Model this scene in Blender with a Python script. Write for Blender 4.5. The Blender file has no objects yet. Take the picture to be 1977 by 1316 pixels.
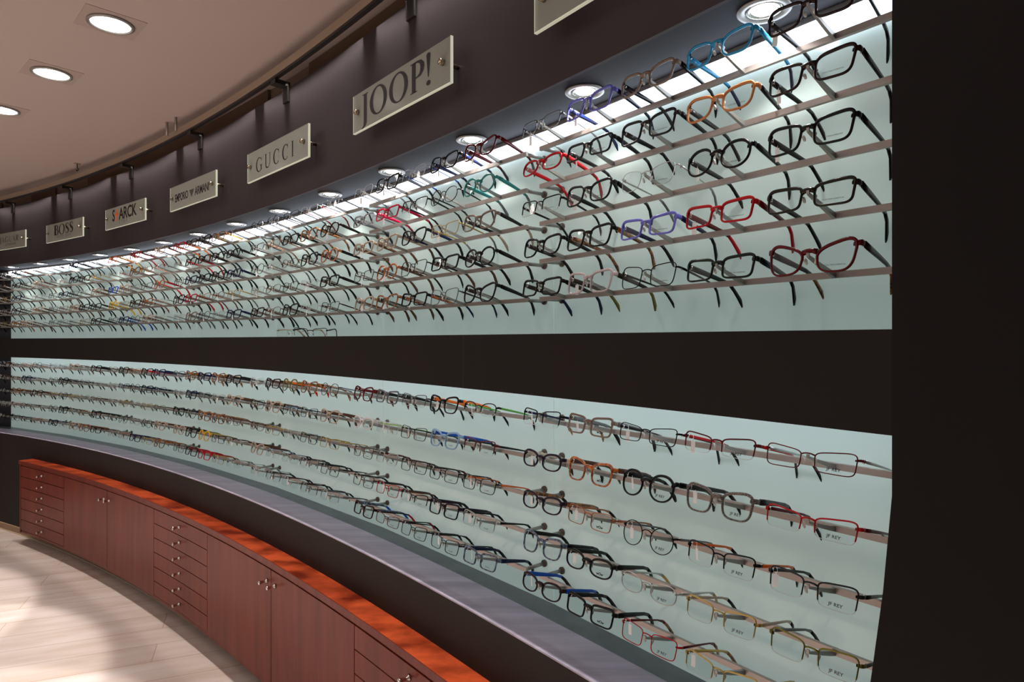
import bpy, math, random
from mathutils import Matrix, Vector
random.seed(7)
SC = bpy.context.scene
COL = SC.collection
PI = math.pi

# ------------------------------------------------------------------ layout of the place
EYE = 1.524                       # eye height above the floor
CX, CY, R = -11.0924, -7.2488, 14.2   # axis and radius of the curved display wall
RB = 0.2053                       # depth of the display recess
TH0, DTH = 0.678889, 0.0674251    # first panel seam, angle of one panel
JAMB = 0.6109                     # edge of the black wall beside the displays
H_SOF, H_SILL, H_LOW, H_LEDGE = 0.604, 0.016, -0.135, -0.749
H_CEIL = 1.205

def pt(r, th, h=0.0):
    return Vector((CX + (R + r) * math.cos(th), CY + (R + r) * math.sin(th), h + EYE))

# ------------------------------------------------------------------ materials
MATS = {}
def new_mat(name):
    m = bpy.data.materials.new(name); m.use_nodes = True
    nt = m.node_tree
    for n in list(nt.nodes): nt.nodes.remove(n)
    out = nt.nodes.new('ShaderNodeOutputMaterial')
    return m, nt, out
def srgb(c):
    f = lambda v: v / 12.92 if v <= 0.04045 else ((v + 0.055) / 1.055) ** 2.4
    return tuple(f(v / 255.0) for v in c) + (1.0,)
def pbr(name, col, rough=0.5, metal=0.0, spec=0.5, emit=0.0, noise=None, bump=0.0, coat=0.0, ecol=None):
    if name in MATS: return MATS[name]
    m, nt, out = new_mat(name)
    b = nt.nodes.new('ShaderNodeBsdfPrincipled')
    b.inputs['Base Color'].default_value = srgb(col)
    b.inputs['Roughness'].default_value = rough
    b.inputs['Metallic'].default_value = metal
    b.inputs['Specular IOR Level'].default_value = spec
    if coat: b.inputs['Coat Weight'].default_value = coat; b.inputs['Coat Roughness'].default_value = 0.08
    if emit:
        b.inputs['Emission Color'].default_value = srgb(ecol or col); b.inputs['Emission Strength'].default_value = emit
    if noise or bump:
        tc = nt.nodes.new('ShaderNodeTexCoord')
        nz = nt.nodes.new('ShaderNodeTexNoise'); nz.inputs['Scale'].default_value = (noise or (None, 60))[1]
        nz.inputs['Detail'].default_value = 4
        nt.links.new(tc.outputs['Object'], nz.inputs['Vector'])
        if noise:
            cr = nt.nodes.new('ShaderNodeValToRGB')
            cr.color_ramp.elements[0].position = 0.35; cr.color_ramp.elements[1].position = 0.65
            cr.color_ramp.elements[0].color = srgb(col); cr.color_ramp.elements[1].color = srgb(noise[0])
            nt.links.new(nz.outputs['Fac'], cr.inputs['Fac']); nt.links.new(cr.outputs['Color'], b.inputs['Base Color'])
        if bump:
            bp = nt.nodes.new('ShaderNodeBump'); bp.inputs['Strength'].default_value = bump; bp.inputs['Distance'].default_value = 0.002
            nt.links.new(nz.outputs['Fac'], bp.inputs['Height']); nt.links.new(bp.outputs['Normal'], b.inputs['Normal'])
    nt.links.new(b.outputs[0], out.inputs[0])
    MATS[name] = m
    return m
def emission(name, col, s):
    m, nt, out = new_mat(name)
    e = nt.nodes.new('ShaderNodeEmission'); e.inputs[0].default_value = srgb(col); e.inputs[1].default_value = s
    nt.links.new(e.outputs[0], out.inputs[0]); return m
def see_through(name, tint, rough, refl, body=0.0, bodycol=(255, 255, 255)):
    m, nt, out = new_mat(name)
    t = nt.nodes.new('ShaderNodeBsdfTransparent'); t.inputs[0].default_value = srgb(tint)
    g = nt.nodes.new('ShaderNodeBsdfGlossy'); g.inputs['Roughness'].default_value = rough
    lw = nt.nodes.new('ShaderNodeFresnel'); lw.inputs[0].default_value = refl
    mx = nt.nodes.new('ShaderNodeMixShader')
    nt.links.new(lw.outputs[0], mx.inputs[0]); nt.links.new(t.outputs[0], mx.inputs[1]); nt.links.new(g.outputs[0], mx.inputs[2])
    last = mx
    if body:
        d = nt.nodes.new('ShaderNodeBsdfDiffuse'); d.inputs[0].default_value = srgb(bodycol)
        m2 = nt.nodes.new('ShaderNodeMixShader'); m2.inputs[0].default_value = body
        nt.links.new(mx.outputs[0], m2.inputs[1]); nt.links.new(d.outputs[0], m2.inputs[2]); last = m2
    nt.links.new(last.outputs[0], out.inputs[0]); return m

def wood(name, dark, light, rough, stretch, scale=1.0, coat=0.0, contrast=(0.3, 0.7)):
    m, nt, out = new_mat(name)
    tc = nt.nodes.new('ShaderNodeTexCoord'); mp = nt.nodes.new('ShaderNodeMapping')
    mp.inputs['Scale'].default_value = stretch
    nz = nt.nodes.new('ShaderNodeTexNoise'); nz.inputs['Scale'].default_value = scale; nz.inputs['Detail'].default_value = 6; nz.inputs['Roughness'].default_value = 0.6
    cr = nt.nodes.new('ShaderNodeValToRGB')
    cr.color_ramp.elements[0].position = contrast[0]; cr.color_ramp.elements[1].position = contrast[1]
    cr.color_ramp.elements[0].color = srgb(dark); cr.color_ramp.elements[1].color = srgb(light)
    b = nt.nodes.new('ShaderNodeBsdfPrincipled'); b.inputs['Roughness'].default_value = rough; b.inputs['Specular IOR Level'].default_value = 0.22
    if coat: b.inputs['Coat Weight'].default_value = coat; b.inputs['Coat Roughness'].default_value = 0.1
    nt.links.new(tc.outputs['Object'], mp.inputs[0]); nt.links.new(mp.outputs[0], nz.inputs['Vector'])
    nt.links.new(nz.outputs['Fac'], cr.inputs[0]); nt.links.new(cr.outputs[0], b.inputs['Base Color'])
    nt.links.new(b.outputs[0], out.inputs[0]); return m

M_FASCIA = pbr('wall_dark_paint', (60, 52, 55), 0.55, spec=0.2, noise=((56, 48, 51), 3.0))
M_BLACK = pbr('wall_black_paint', (31, 28, 28), 0.65, spec=0.15, noise=((29, 27, 27), 4.0))
M_BAND = pbr('wall_band_paint', (40, 36, 35), 0.65, spec=0.15, noise=((37, 34, 33), 4.0))
M_LOWER = pbr('wall_lower_paint', (52, 48, 47), 0.65, spec=0.15, noise=((48, 44, 43), 4.0))
M_CEIL = pbr('ceiling_plaster', (208, 194, 187), 0.9, spec=0.1)
M_SOFFIT = pbr('soffit_slate', (46, 48, 53), 0.65, spec=0.2, noise=((43, 45, 50), 8))
M_SHADE_STRIP = pbr('brown_board', (118, 96, 80), 0.8, spec=0.1)  # shade between rail and wall put into this brown
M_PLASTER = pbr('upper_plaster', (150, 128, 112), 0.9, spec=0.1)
M_PANEL = pbr('aqua_glass', (188, 204, 201), 0.10, spec=0.3, emit=0.32, noise=((184, 201, 197), 2.0), ecol=(178, 203, 198))  # faint glow added to even out the panel light; the glass is no lamp
M_DARKPANEL = pbr('dark_panel', (32, 33, 42), 0.4)
M_LEDGE = wood('ledge_slate', (166, 158, 178), (204, 196, 214), 0.4, (1.2, 14, 6), 1.4)
M_LEDGE2 = pbr('ledge_back_slate', (96, 102, 108), 0.35, noise=((112, 118, 124), 9.0))  # shade on the ledge painted as a darker slate tone; the sill shares it
M_STEEL = pbr('brushed_steel', (176, 165, 158), 0.38, metal=0.55)
M_STEELD = pbr('steel_peg', (160, 158, 152), 0.4, metal=0.5)
M_ROS = pbr('rosette_bronze', (105, 88, 80), 0.4, metal=0.6)
M_CHROME = pbr('chrome', (225, 222, 218), 0.12, metal=1.0)
M_BRASS = pbr('satin_nickel', (205, 190, 165), 0.22, metal=1.0)
M_RAIL = pbr('rail_bronze', (168, 150, 130), 0.45)
M_RAILD = pbr('rail_black', (30, 26, 25), 0.5)
M_FRONT = wood('cabinet_wood', (104, 38, 26), (132, 56, 40), 0.35, (5, 5, 0.5), 3.0, coat=0.04)
M_TOP = wood('worktop_wood', (108, 32, 15), (214, 90, 48), 0.3, (2.2, 4.0, 2.0), 2.6, coat=0.3, contrast=(0.34, 0.62))
M_GAP = pbr('cabinet_dark', (40, 16, 12), 0.7)
M_BASE = pbr('baseboard_beige', (168, 138, 108), 0.6)
M_SEAL = pbr('floor_seal_strip', (205, 190, 165), 0.6)
M_TAG = pbr('white_tag', (240, 238, 236), 0.6, emit=0.12)
M_INK = pbr('black_ink', (24, 24, 24), 0.6)
M_GREYINK = pbr('grey_ink', (118, 116, 112), 0.6)
M_ORANGE = pbr('orange_ink', (240, 96, 16), 0.6, emit=0.15)
M_LENSINK = pbr('lens_ink', (48, 50, 52), 0.6)
M_LENS = see_through('lens_glass', (247, 249, 249), 0.02, 1.38)
M_EDGE = pbr('lens_edge', (222, 226, 226), 0.25)
M_LED = emission('led_glow', (232, 240, 255), 6.0)
M_LED2 = emission('led_low_glow', (238, 245, 255), 11.0)
M_LAMP = emission('lamp_glow', (255, 248, 245), 26.0)
M_CLAMP = emission('ceiling_lamp_glow', (255, 246, 238), 14.0)
M_RING = pbr('lamp_ring', (170, 168, 164), 0.35, metal=0.3)
M_TRIM = pbr('ceiling_trim', (196, 180, 172), 0.8)
M_CLEARPAD = pbr('pad_silicone', (225, 222, 215), 0.3)
M_SIGN = see_through('sign_glass', (205, 212, 205), 0.15, 1.3, 0.8, (182, 186, 176))
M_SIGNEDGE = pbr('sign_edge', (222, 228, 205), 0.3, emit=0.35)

# floor: pale planks laid obliquely
def floor_mat():
    m, nt, out = new_mat('floor_planks')
    tc = nt.nodes.new('ShaderNodeTexCoord'); mp = nt.nodes.new('ShaderNodeMapping')
    mp.inputs['Rotation'].default_value = (0, 0, -math.atan2(0.375, 0.927))
    br = nt.nodes.new('ShaderNodeTexBrick'); br.offset = 0.37
    br.inputs['Scale'].default_value = 1.0; br.inputs['Brick Width'].default_value = 1.25; br.inputs['Row Height'].default_value = 0.19
    br.inputs['Mortar Size'].default_value = 0.0022
    br.inputs['Color1'].default_value = srgb((228, 213, 205)); br.inputs['Color2'].default_value = srgb((219, 203, 192)); br.inputs['Mortar'].default_value = srgb((190, 168, 148))
    mp2 = nt.nodes.new('ShaderNodeMapping'); mp2.inputs['Scale'].default_value = (1.1, 7, 1)
    nz = nt.nodes.new('ShaderNodeTexNoise'); nz.inputs['Scale'].default_value = 1.6; nz.inputs['Detail'].default_value = 7
    cr = nt.nodes.new('ShaderNodeValToRGB'); cr.color_ramp.elements[0].position = 0.3; cr.color_ramp.elements[1].position = 0.62
    cr.color_ramp.elements[0].color = srgb((226, 211, 197)); cr.color_ramp.elements[1].color = (1, 1, 1, 1)
    mx = nt.nodes.new('ShaderNodeMixRGB'); mx.blend_type = 'MULTIPLY'; mx.inputs[0].default_value = 0.7
    b = nt.nodes.new('ShaderNodeBsdfPrincipled'); b.inputs['Roughness'].default_value = 0.45; b.inputs['Specular IOR Level'].default_value = 0.3
    L = nt.links.new
    L(tc.outputs['Object'], mp.inputs[0]); L(mp.outputs[0], br.inputs['Vector']); L(mp.outputs[0], mp2.inputs[0]); L(mp2.outputs[0], nz.inputs['Vector'])
    L(nz.outputs['Fac'], cr.inputs[0]); L(br.outputs['Color'], mx.inputs[1]); L(cr.outputs[0], mx.inputs[2]); L(mx.outputs[0], b.inputs['Base Color']); L(b.outputs[0], out.inputs[0])
    return m
M_FLOOR = floor_mat()

# ------------------------------------------------------------------ mesh helpers
class MB:
    def __init__(s): s.v = []; s.f = []; s.m = []; s.sm = []
    def add(s, vs, fs, mi=0, smooth=False, mat=None):
        o = len(s.v)
        s.v += [tuple(mat @ Vector(p)) if mat else tuple(p) for p in vs]
        s.f += [tuple(i + o for i in f) for f in fs]; s.m += [mi] * len(fs); s.sm += [smooth] * len(fs)
        return s
    def box(s, c, d, mi=0, mat=None):
        x, y, z = c; a, b, h = d[0] / 2, d[1] / 2, d[2] / 2
        vs = [(x + i * a, y + j * b, z + k * h) for i in (-1, 1) for j in (-1, 1) for k in (-1, 1)]
        return s.add(vs, [(0, 1, 3, 2), (4, 6, 7, 5), (0, 4, 5, 1), (2, 3, 7, 6), (0, 2, 6, 4), (1, 5, 7, 3)], mi, False, mat)
    def loft(s, rings, mi=0, closed=False, caps=True, smooth=True):
        n = len(rings[0]); vs = [p for r in rings for p in r]; fs = []
        k = len(rings)
        for i in range(k if closed else k - 1):
            a, b = i * n, ((i + 1) % k) * n
            for j in range(n):
                fs.append((a + j, a + (j + 1) % n, b + (j + 1) % n, b + j))
        if caps and not closed:
            fs.append(tuple(range(n))[::-1]); fs.append(tuple((k - 1) * n + j for j in range(n)))
        return s.add(vs, fs, mi, smooth)
    def tube(s, path, rad, n=8, mi=0, closed=False, smooth=True):
        """round tube along a path; rad a number or list"""
        P = [Vector(p) for p in path]; k = len(P); rings = []
        for i, p in enumerate(P):
            a = P[(i - 1) % k] if (closed or i) else p; b = P[(i + 1) % k] if (closed or i < k - 1) else p
            t = (b - a).normalized(); ref = Vector((0, 1, 0)) if abs(t.y) < 0.9 else Vector((0, 0, 1))
            u = t.cross(ref).normalized(); w = u.cross(t)
            r = rad[i] if isinstance(rad, (list, tuple)) else rad
            rings.append([p + (u * math.cos(q) + w * math.sin(q)) * r for q in (2 * PI * j / n for j in range(n))])
        return s.loft(rings, mi, closed, True, smooth)
    def lathe(s, prof, n=20, mi=0, mat=None, smooth=True):
        """profile [(radius, z)] turned about z"""
        rings = [[(r * math.cos(2 * PI * j / n), r * math.sin(2 * PI * j / n), z) for j in range(n)] for r, z in prof]
        if mat: rings = [[tuple(mat @ Vector(p)) for p in q] for q in rings]
        return s.loft(rings, mi, False, True, smooth)
    def arc(s, r0, r1, ta, tb, h0, h1, n=40, mi=0):
        """curved slab between two radii, two angles and two heights (relative to the eye)"""
        rings = []
        for i in range(n + 1):
            t = ta + (tb - ta) * i / n
            rings.append([pt(r0, t, h0), pt(r1, t, h0), pt(r1, t, h1), pt(r0, t, h1)])
        return s.loft(rings, mi, False, True, False)
    def mesh(s, name):
        me = bpy.data.meshes.new(name); me.from_pydata(s.v, [], s.f)
        me.polygons.foreach_set('material_index', s.m); me.polygons.foreach_set('use_smooth', s.sm); me.update()
        return me
def link(name, me, mats, parent=None, loc=None):
    o = bpy.data.objects.new(name, me); COL.objects.link(o)
    mats = mats if isinstance(mats, (list, tuple)) else [mats]
    while len(me.materials) < len(mats): me.materials.append(None)
    for i, m in enumerate(mats):
        o.material_slots[i].link = 'OBJECT'; o.material_slots[i].material = m
    if parent: o.parent = parent
    if loc is not None: o.location = loc
    return o
def tag(o, label, cat, group=None):
    o['label'] = label; o['category'] = cat
    if group: o['group'] = group
    return o
def struct(name, mb, m):
    o = link(name, mb.mesh(name), m); o['kind'] = 'structure'; return o
def thing(name, label, cat, mtx, group=None):
    o = bpy.data.objects.new(name, None); o.empty_display_size = 0.05; COL.objects.link(o); o.matrix_world = mtx
    return tag(o, label, cat, group)
def frame_at(P, inward):
    """local x to the viewer's right, y into the wall, z up"""
    y = -Vector((inward[0], inward[1], 0)).normalized(); x = y.cross(Vector((0, 0, 1)))
    return Matrix(((x.x, y.x, 0, P[0]), (x.y, y.y, 0, P[1]), (0, 0, 1, P[2]), (0, 0, 0, 1)))
def frame_th(r, th, h):
    return frame_at(pt(r, th, h), (-math.cos(th), -math.sin(th)))
ORD = ['first', 'second', 'third', 'fourth', 'fifth', 'sixth', 'seventh', 'eighth', 'ninth', 'tenth', 'eleventh', 'twelfth', 'thirteenth', 'fourteenth']

# ------------------------------------------------------------------ room shell
TL = 1.36     # far end of the wall
struct('floor', MB().box((-3.5, 1.5, -0.05), (16, 16, 0.1)), M_FLOOR)
struct('ceiling', MB().box((-3.5, 1.5, EYE + H_CEIL + 0.05), (16, 16, 0.1)), M_CEIL)
struct('wall_upper', MB().arc(0, 0.010, 0.35, TL, H_SOF, 1.075, 90), M_FASCIA)
struct('wall_middle', MB().arc(0, 0.04, JAMB, TL, H_LOW, H_SILL, 80), M_BAND)
struct('wall_lower', MB().arc(0, 0.04, 0.35, TL, -EYE, H_LEDGE - 0.004, 90), M_LOWER)
# black wall beside the displays, its lower edge leaning in a little
wr = MB(); rings = []
for h in (-EYE, -0.75, -0.62, -0.49, -0.36, -0.22, 0.0, 0.3, H_SOF + 0.002):
    te = JAMB + (0.0 if h > -0.22 else 0.0020 * ((-0.22 - h) / 0.27) ** 1.3)
    rings.append(([pt(0, 0.35 + (te - 0.35) * i / 20, h) for i in range(21)], [pt(0.04, 0.35 + (te - 0.35) * i / 20, h) for i in range(21)]))
for side in (0, 1):
    vs = [p for r in rings for p in r[side]]; fs = []
    for i in range(len(rings) - 1):
        for j in range(20): fs.append((i * 21 + j, i * 21 + j + 1, (i + 1) * 21 + j + 1, (i + 1) * 21 + j))
    wr.add(vs, fs)
wr.add([p for r in rings for p in (r[0][-1], r[1][-1])], [(2 * i, 2 * i + 1, 2 * i + 3, 2 * i + 2) for i in range(len(rings) - 1)])
struct('wall_right', wr, M_BLACK)
struct('ceiling_soffit', MB().arc(0.010, RB + 0.03, JAMB - 0.03, TL, H_SOF + 0.001, H_SOF + 0.03, 80), M_SOFFIT)
sill = tag(link('display_sill', MB().arc(0.04, RB + 0.03, JAMB - 0.03, TL, H_SILL - 0.02, H_SILL, 80).mesh('display_sill'), M_LEDGE2), 'dark sill along the bottom of the upper display recess', 'sill')
tag(link('recess_top', MB().arc(0.04, RB + 0.03, JAMB - 0.03, TL, H_LOW + 0.03, H_LOW + 0.05, 80).mesh('recess_top'), M_SOFFIT), 'underside board closing the lower display recess at its top', 'board')
led = thing('display_ledge', 'grey slate ledge curving along the bottom of the lower display', 'ledge', Matrix.Translation((0, 0, 0)))
link('ledge_slab', MB().arc(-0.002, 0.128, JAMB - 0.05, TL, H_LEDGE - 0.004, H_LEDGE, 90).mesh('ledge_slab'), M_LEDGE, led)
o = link('ledge_back_strip', MB().arc(0.128, RB + 0.03, JAMB - 0.05, TL, H_LEDGE - 0.012, H_LEDGE, 90).mesh('ledge_back_strip'), M_LEDGE2, led)  # shade at the back of the ledge built as a darker strip
o['label'] = 'darker strip at the back of the ledge'
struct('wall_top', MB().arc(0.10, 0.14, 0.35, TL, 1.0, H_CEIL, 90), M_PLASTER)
for i, (a, b) in enumerate(((0.50, 0.7745), (0.803, 0.9745), (1.012, 1.04), (1.075, 1.12))):  # brown strips added as painted shade; the gaps between them read as lit
    tag(link('valance_board', MB().arc(0.085, 0.098, a, b, 1.03, H_CEIL - 0.002, 24).mesh('valance_board'), M_SHADE_STRIP),
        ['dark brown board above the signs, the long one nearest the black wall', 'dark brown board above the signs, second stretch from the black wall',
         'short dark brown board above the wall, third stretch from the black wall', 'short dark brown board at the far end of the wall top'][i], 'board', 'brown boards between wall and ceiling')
struct('baseboard_1', MB().arc(-0.014, 0.0, 0.5, TL, -EYE, -EYE + 0.05, 80), M_BASE)
struct('trim_1', MB().arc(-0.02, -0.014, 0.5, TL, -EYE, -EYE + 0.006, 80), M_SEAL)

wl = MB(); wl.arc(0.0, 0.05, TH0 + 7 * DTH, TL, H_SILL, H_SOF, 20); wl.arc(0.0, 0.05, TH0 + 7 * DTH, TL, H_LEDGE, H_LOW, 20)
struct('wall_left', wl, M_LOWER)
struct('trim_2', MB().arc(-0.0004, 0.0, 0.6896, 0.6898, H_LOW, H_SILL, 1), M_RAILD)
# ------------------------------------------------------------------ back panels, light strips, downlights
PANEL_NAME = ['panel beside black wall'] + [f'{ORD[i]} panel from black wall' for i in range(1, 9)]
def seam(k): return pt(RB, TH0 + k * DTH)
for k in range(0, 8):
    A, B = seam(k), seam(k - 1)
    tn = (B - A); tn.z = 0; L = tn.length; tn.normalize()
    M = Matrix(((tn.x, -tn.y, 0, A.x), (tn.y, tn.x, 0, A.y), (0, 0, 1, 0), (0, 0, 0, 1)))
    dark = k >= 7
    for nm, h0, h1, wh in (('upper', H_SILL, H_SOF, 'above'), ('lower', H_LEDGE, H_LOW + 0.05, 'below')):
        p = MB().box((L / 2, 0.006, EYE + (h0 + h1) / 2), (L - 0.003, 0.012, h1 - h0))
        o = link('wall_back', p.mesh('wall_back'), M_DARKPANEL if dark else M_PANEL); o.matrix_world = M; o['kind'] = 'structure'
        tag(o, f"{'black' if dark else 'pale aqua glass'} back of the {nm} display, {PANEL_NAME[k]}", 'panel', 'back panels of the displays')
    if not dark:
        t = thing('light_strip', f'white glowing light strip along the top, {PANEL_NAME[k]}', 'light', M, 'light strips over the upper display')
        link('diffuser', MB().box((L / 2, -0.012, EYE + H_SOF - 0.026), (L - 0.004, 0.012, 0.030)).mesh('diffuser'), M_LED, t)
        link('housing', MB().box((L / 2, -0.012, EYE + H_SOF - 0.005), (L - 0.002, 0.022, 0.0112)).mesh('housing'), M_RING, t)
        t = thing('light_strip', f'light strip hidden over the lower display, {PANEL_NAME[k]}', 'light', M, 'light strips over the lower display')
        link('diffuser', MB().box((L / 2, -0.115, EYE + H_LOW + 0.022), (L - 0.03, 0.016, 0.006)).mesh('diffuser'), M_LED2, t)
        link('housing', MB().box((L / 2, -0.115, EYE + H_LOW + 0.0275), (L - 0.02, 0.022, 0.0045)).mesh('housing'), M_RING, t)

ring_me = MB().lathe([(0.033, -0.001), (0.047, -0.001), (0.048, -0.004), (0.046, -0.006), (0.035, -0.005), (0.033, -0.001)], 28).mesh('trim_ring')
refl_me = MB().lathe([(0.033, -0.0015), (0.030, -0.0045), (0.026, -0.003), (0.024, -0.0015)], 24).mesh('reflector')
bulb_me = MB().lathe([(0.0005, -0.0068), (0.012, -0.0062), (0.019, -0.0045), (0.0235, -0.001)], 20).mesh('bulb')
DL = [0.6288 + 0.0331 * i for i in range(14)]
for i, th in enumerate(DL):
    P = pt(0.085 - max(0, i - 9) * 0.006, th, H_SOF + 0.001)
    t = thing('downlight', f'round recessed spotlight in the slate soffit, {ORD[i]} from black wall', 'spotlight', Matrix.Translation(P), 'recessed spotlights over the upper display')
    link('trim_ring', ring_me, M_RING, t); link('reflector', refl_me, M_CHROME, t); link('bulb', bulb_me, M_LAMP, t)
    l = bpy.data.lights.new('spot_lamp', 'SPOT'); l.energy = 4.8; l.spot_size = 1.9; l.spot_blend = 0.5; l.shadow_soft_size = 0.022; l.color = (1, 0.96, 0.92)
    lo = bpy.data.objects.new('spot_lamp', l); COL.objects.link(lo); lo.location = P + Vector((0, 0, -0.012))

# ceiling downlights
for i, (x, y) in enumerate(((-1.524, 2.398), (-2.074, 2.845), (-2.66, 3.29))):
    th = math.atan2(y - CY, x - CX)
    M = frame_at((x, y, EYE + H_CEIL), (-math.cos(th), -math.sin(th)))
    t = thing('ceiling_downlight', ['round white ceiling downlight nearest the rail and the viewer', 'round white ceiling downlight, middle one of the row', 'round white ceiling downlight, farthest of the row, cut by the picture edge'][i], 'ceiling light', M, 'ceiling downlights')
    sq = MB().box((0, 0, -0.001), (0.20, 0.20, 0.002)); link('square_trim', sq.mesh('square_trim'), M_TRIM, t)
    link('ring', MB().lathe([(0.066, -0.002), (0.078, -0.002), (0.079, -0.008), (0.068, -0.010), (0.066, -0.002)], 36).mesh('ring'), M_RING, t)
    link('diffuser', MB().lathe([(0.0005, -0.006), (0.066, -0.005), (0.066, -0.002)], 36).mesh('diffuser'), M_CLAMP, t)

# ------------------------------------------------------------------ rail under the ceiling with its arms
RR, RH = -0.055, 1.122
rt = thing('ceiling_rail', 'bronze rail curving under the ceiling on black arms', 'rail', Matrix.Translation((0, 0, 0)))
link('rail_bar', MB().arc(RR - 0.008, RR + 0.008, 0.45, TL, RH - 0.010, RH + 0.022, 100).mesh('rail_bar'), M_RAIL, rt)
link('rail_channel', MB().arc(RR - 0.006, RR + 0.012, 0.45, TL, RH - 0.020, RH - 0.010, 100).mesh('rail_channel'), M_RAILD, rt)
for k in range(-1, 7):
    th = 0.709 + 0.0674 * k
    M = frame_th(0, th, 0)
    b = MB()
    b.box((0, RR / 2 - 0.002, RH - 0.034), (0.045, -RR + 0.012, 0.018), 0, M)
    b.box((0, -0.005, RH - 0.072), (0.05, 0.009, 0.07), 0, M)
    link('arm', b.mesh('arm'), M_RAILD, rt)
for th in (0.863, 0.8545):
    P = pt(RR - 0.015, th, RH + 0.01)
    link('hanger_post', MB().lathe([(0.007, 0), (0.007, 0.07), (0.0072, H_CEIL - RH - 0.012)], 10, 0, Matrix.Translation(P)).mesh('hanger_post'), M_STEEL, rt)
P = Vector(((149 - 988.5) / 1219.3 * 4.30, 4.30, EYE + H_CEIL))
hk = thing('ceiling_hook', 'small dark hook hanging from the ceiling beyond the downlights', 'hook', Matrix.Translation(P))
link('plate', MB().lathe([(0.02, -0.004), (0.02, 0)], 14).mesh('plate'), M_RAIL, hk)
link('hook_wire', MB().tube([(0, 0, -0.003), (0, 0, -0.03), (0.008, 0, -0.042), (0.0, 0, -0.052), (-0.006, 0, -0.044)], 0.0035, 6).mesh('hook_wire'), M_RAILD, hk)

# ------------------------------------------------------------------ lettering
def text_mesh(txt, size, sx=1.0, sp=1.0, bold=0.0, align='CENTER'):
    cu = bpy.data.curves.new('lettering', 'FONT'); cu.body = txt; cu.size = size; cu.align_x = align; cu.align_y = 'CENTER'
    cu.space_character = sp; cu.offset = bold; cu.resolution_u = 3; cu.extrude = 0.0
    o = bpy.data.objects.new('lettering', cu); COL.objects.link(o)
    dg = bpy.context.evaluated_depsgraph_get(); me = bpy.data.meshes.new_from_object(o.evaluated_get(dg))
    bpy.data.objects.remove(o); bpy.data.curves.remove(cu)
    me.transform(Matrix.Diagonal((sx, 1, 1, 1)))
    me.transform(Matrix.Rotation(PI / 2, 4, 'X'))     # stand up: x right, z up
    me.materials.clear()
    return me
def shape_mesh(loops):
    """filled outline letters (loops with holes), in x right / z up"""
    cu = bpy.data.curves.new('outline', 'CURVE'); cu.dimensions = '2D'; cu.fill_mode = 'BOTH'
    for lp in loops:
        s = cu.splines.new('POLY'); s.points.add(len(lp) - 1); s.use_cyclic_u = True
        for i, (x, y) in enumerate(lp): s.points[i].co = (x, y, 0, 1)
    o = bpy.data.objects.new('outline', cu); COL.objects.link(o)
    dg = bpy.context.evaluated_depsgraph_get(); me = bpy.data.meshes.new_from_object(o.evaluated_get(dg))
    bpy.data.objects.remove(o); bpy.data.curves.remove(cu)
    me.transform(Matrix.Rotation(PI / 2, 4, 'X')); me.materials.clear()
    return me
def ell(cx, cy, a, b, n=32, t0=0, t1=2 * PI):
    return [(cx + a * math.cos(t0 + (t1 - t0) * i / n), cy + b * math.sin(t0 + (t1 - t0) * i / n)) for i in range(n if abs(t1 - t0 - 2 * PI) < 1e-6 else n + 1)]
def rect(x0, y0, x1, y1): return [(x0, y0), (x1, y0), (x1, y1), (x0, y1)]
def band(path, w):
    """stroke of varying width along a path"""
    a, b = [], []
    for i, (x, y) in enumerate(path):
        p = path[max(0, i - 1)]; q = path[min(len(path) - 1, i + 1)]
        dx, dy = q[0] - p[0], q[1] - p[1]; l = math.hypot(dx, dy) or 1
        ww = w[i] / 2 if isinstance(w, (list, tuple)) else w / 2
        a.append((x - dy / l * ww, y + dx / l * ww)); b.append((x + dy / l * ww, y - dx / l * ww))
    return a + b[::-1]
# roman capitals, unit height, returned as (loops, advance)
def L_O(w=0.90, st=0.165): return [ell(w / 2, .5, w / 2, .52), ell(w / 2, .5, w / 2 - st, .47)], w + .09
def L_C(w=0.78, st=0.12):
    n = 26; out = ell(w / 2 + .03, .5, w / 2 + .03, .52, n, 0.72, 2 * PI - 0.72); inn = ell(w / 2 + .06, .5, w / 2 - st + .03, .465, n, 0.80, 2 * PI - 0.80)
    return [out + inn[::-1], rect(w - .08, .70, w - .05, .99)], w + .14
def L_G(w=0.84):
    l, a = L_C(w); return l + [rect(w - .15, .08, w - .03, .42), rect(w - .25, .42, w + .05, .46)], a + .06
def L_U(w=0.74, st=.11):
    p = [(st / 2 + .05, 1), (st / 2 + .05, .34)] + [(w / 2 + (w / 2 - st / 2 - .05) * math.cos(t), .30 + .27 * math.sin(t)) for t in (PI + .25 * i for i in range(1, 12))] + [(w - .06, .34), (w - .06, 1)]
    ww = [st] * 6 + [st * .8] * 2 + [.05] * (len(p) - 8)
    return [band(p, ww), rect(0, .97, .24, 1.0), rect(w - .17, .97, w + .05, 1.0)], w + .14
def L_I(): return [rect(.07, 0, .19, 1), rect(0, 0, .26, .03), rect(0, .97, .26, 1)], .36
def L_J():
    p = [(.17, .985), (.17, .10), (.165, -.05), (.13, -.17), (.06, -.23), (-.03, -.25)]
    return [band(p, [.165, .165, .165, .13, .08, .04]), rect(.01, .965, .33, 1.0)], .40
def L_P(w=.56):
    return [rect(.07, 0, .235, 1), rect(0, 0, .31, .03), rect(0, .97, .2, 1.0),
            band([(.15, .975), (.32, .975), (.45, .93), (.52, .82), (.53, .72), (.50, .60), (.43, .51), (.30, .465), (.18, .465)], [.05, .07, .12, .165, .17, .15, .11, .06, .04])], w + .08
def L_EX(): return [[(.04, 1.0), (.09, 1.05), (.16, 1.05), (.21, 1.0), (.145, .27), (.105, .27)], ell(.125, .08, .085, .085, 16)], .3
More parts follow.
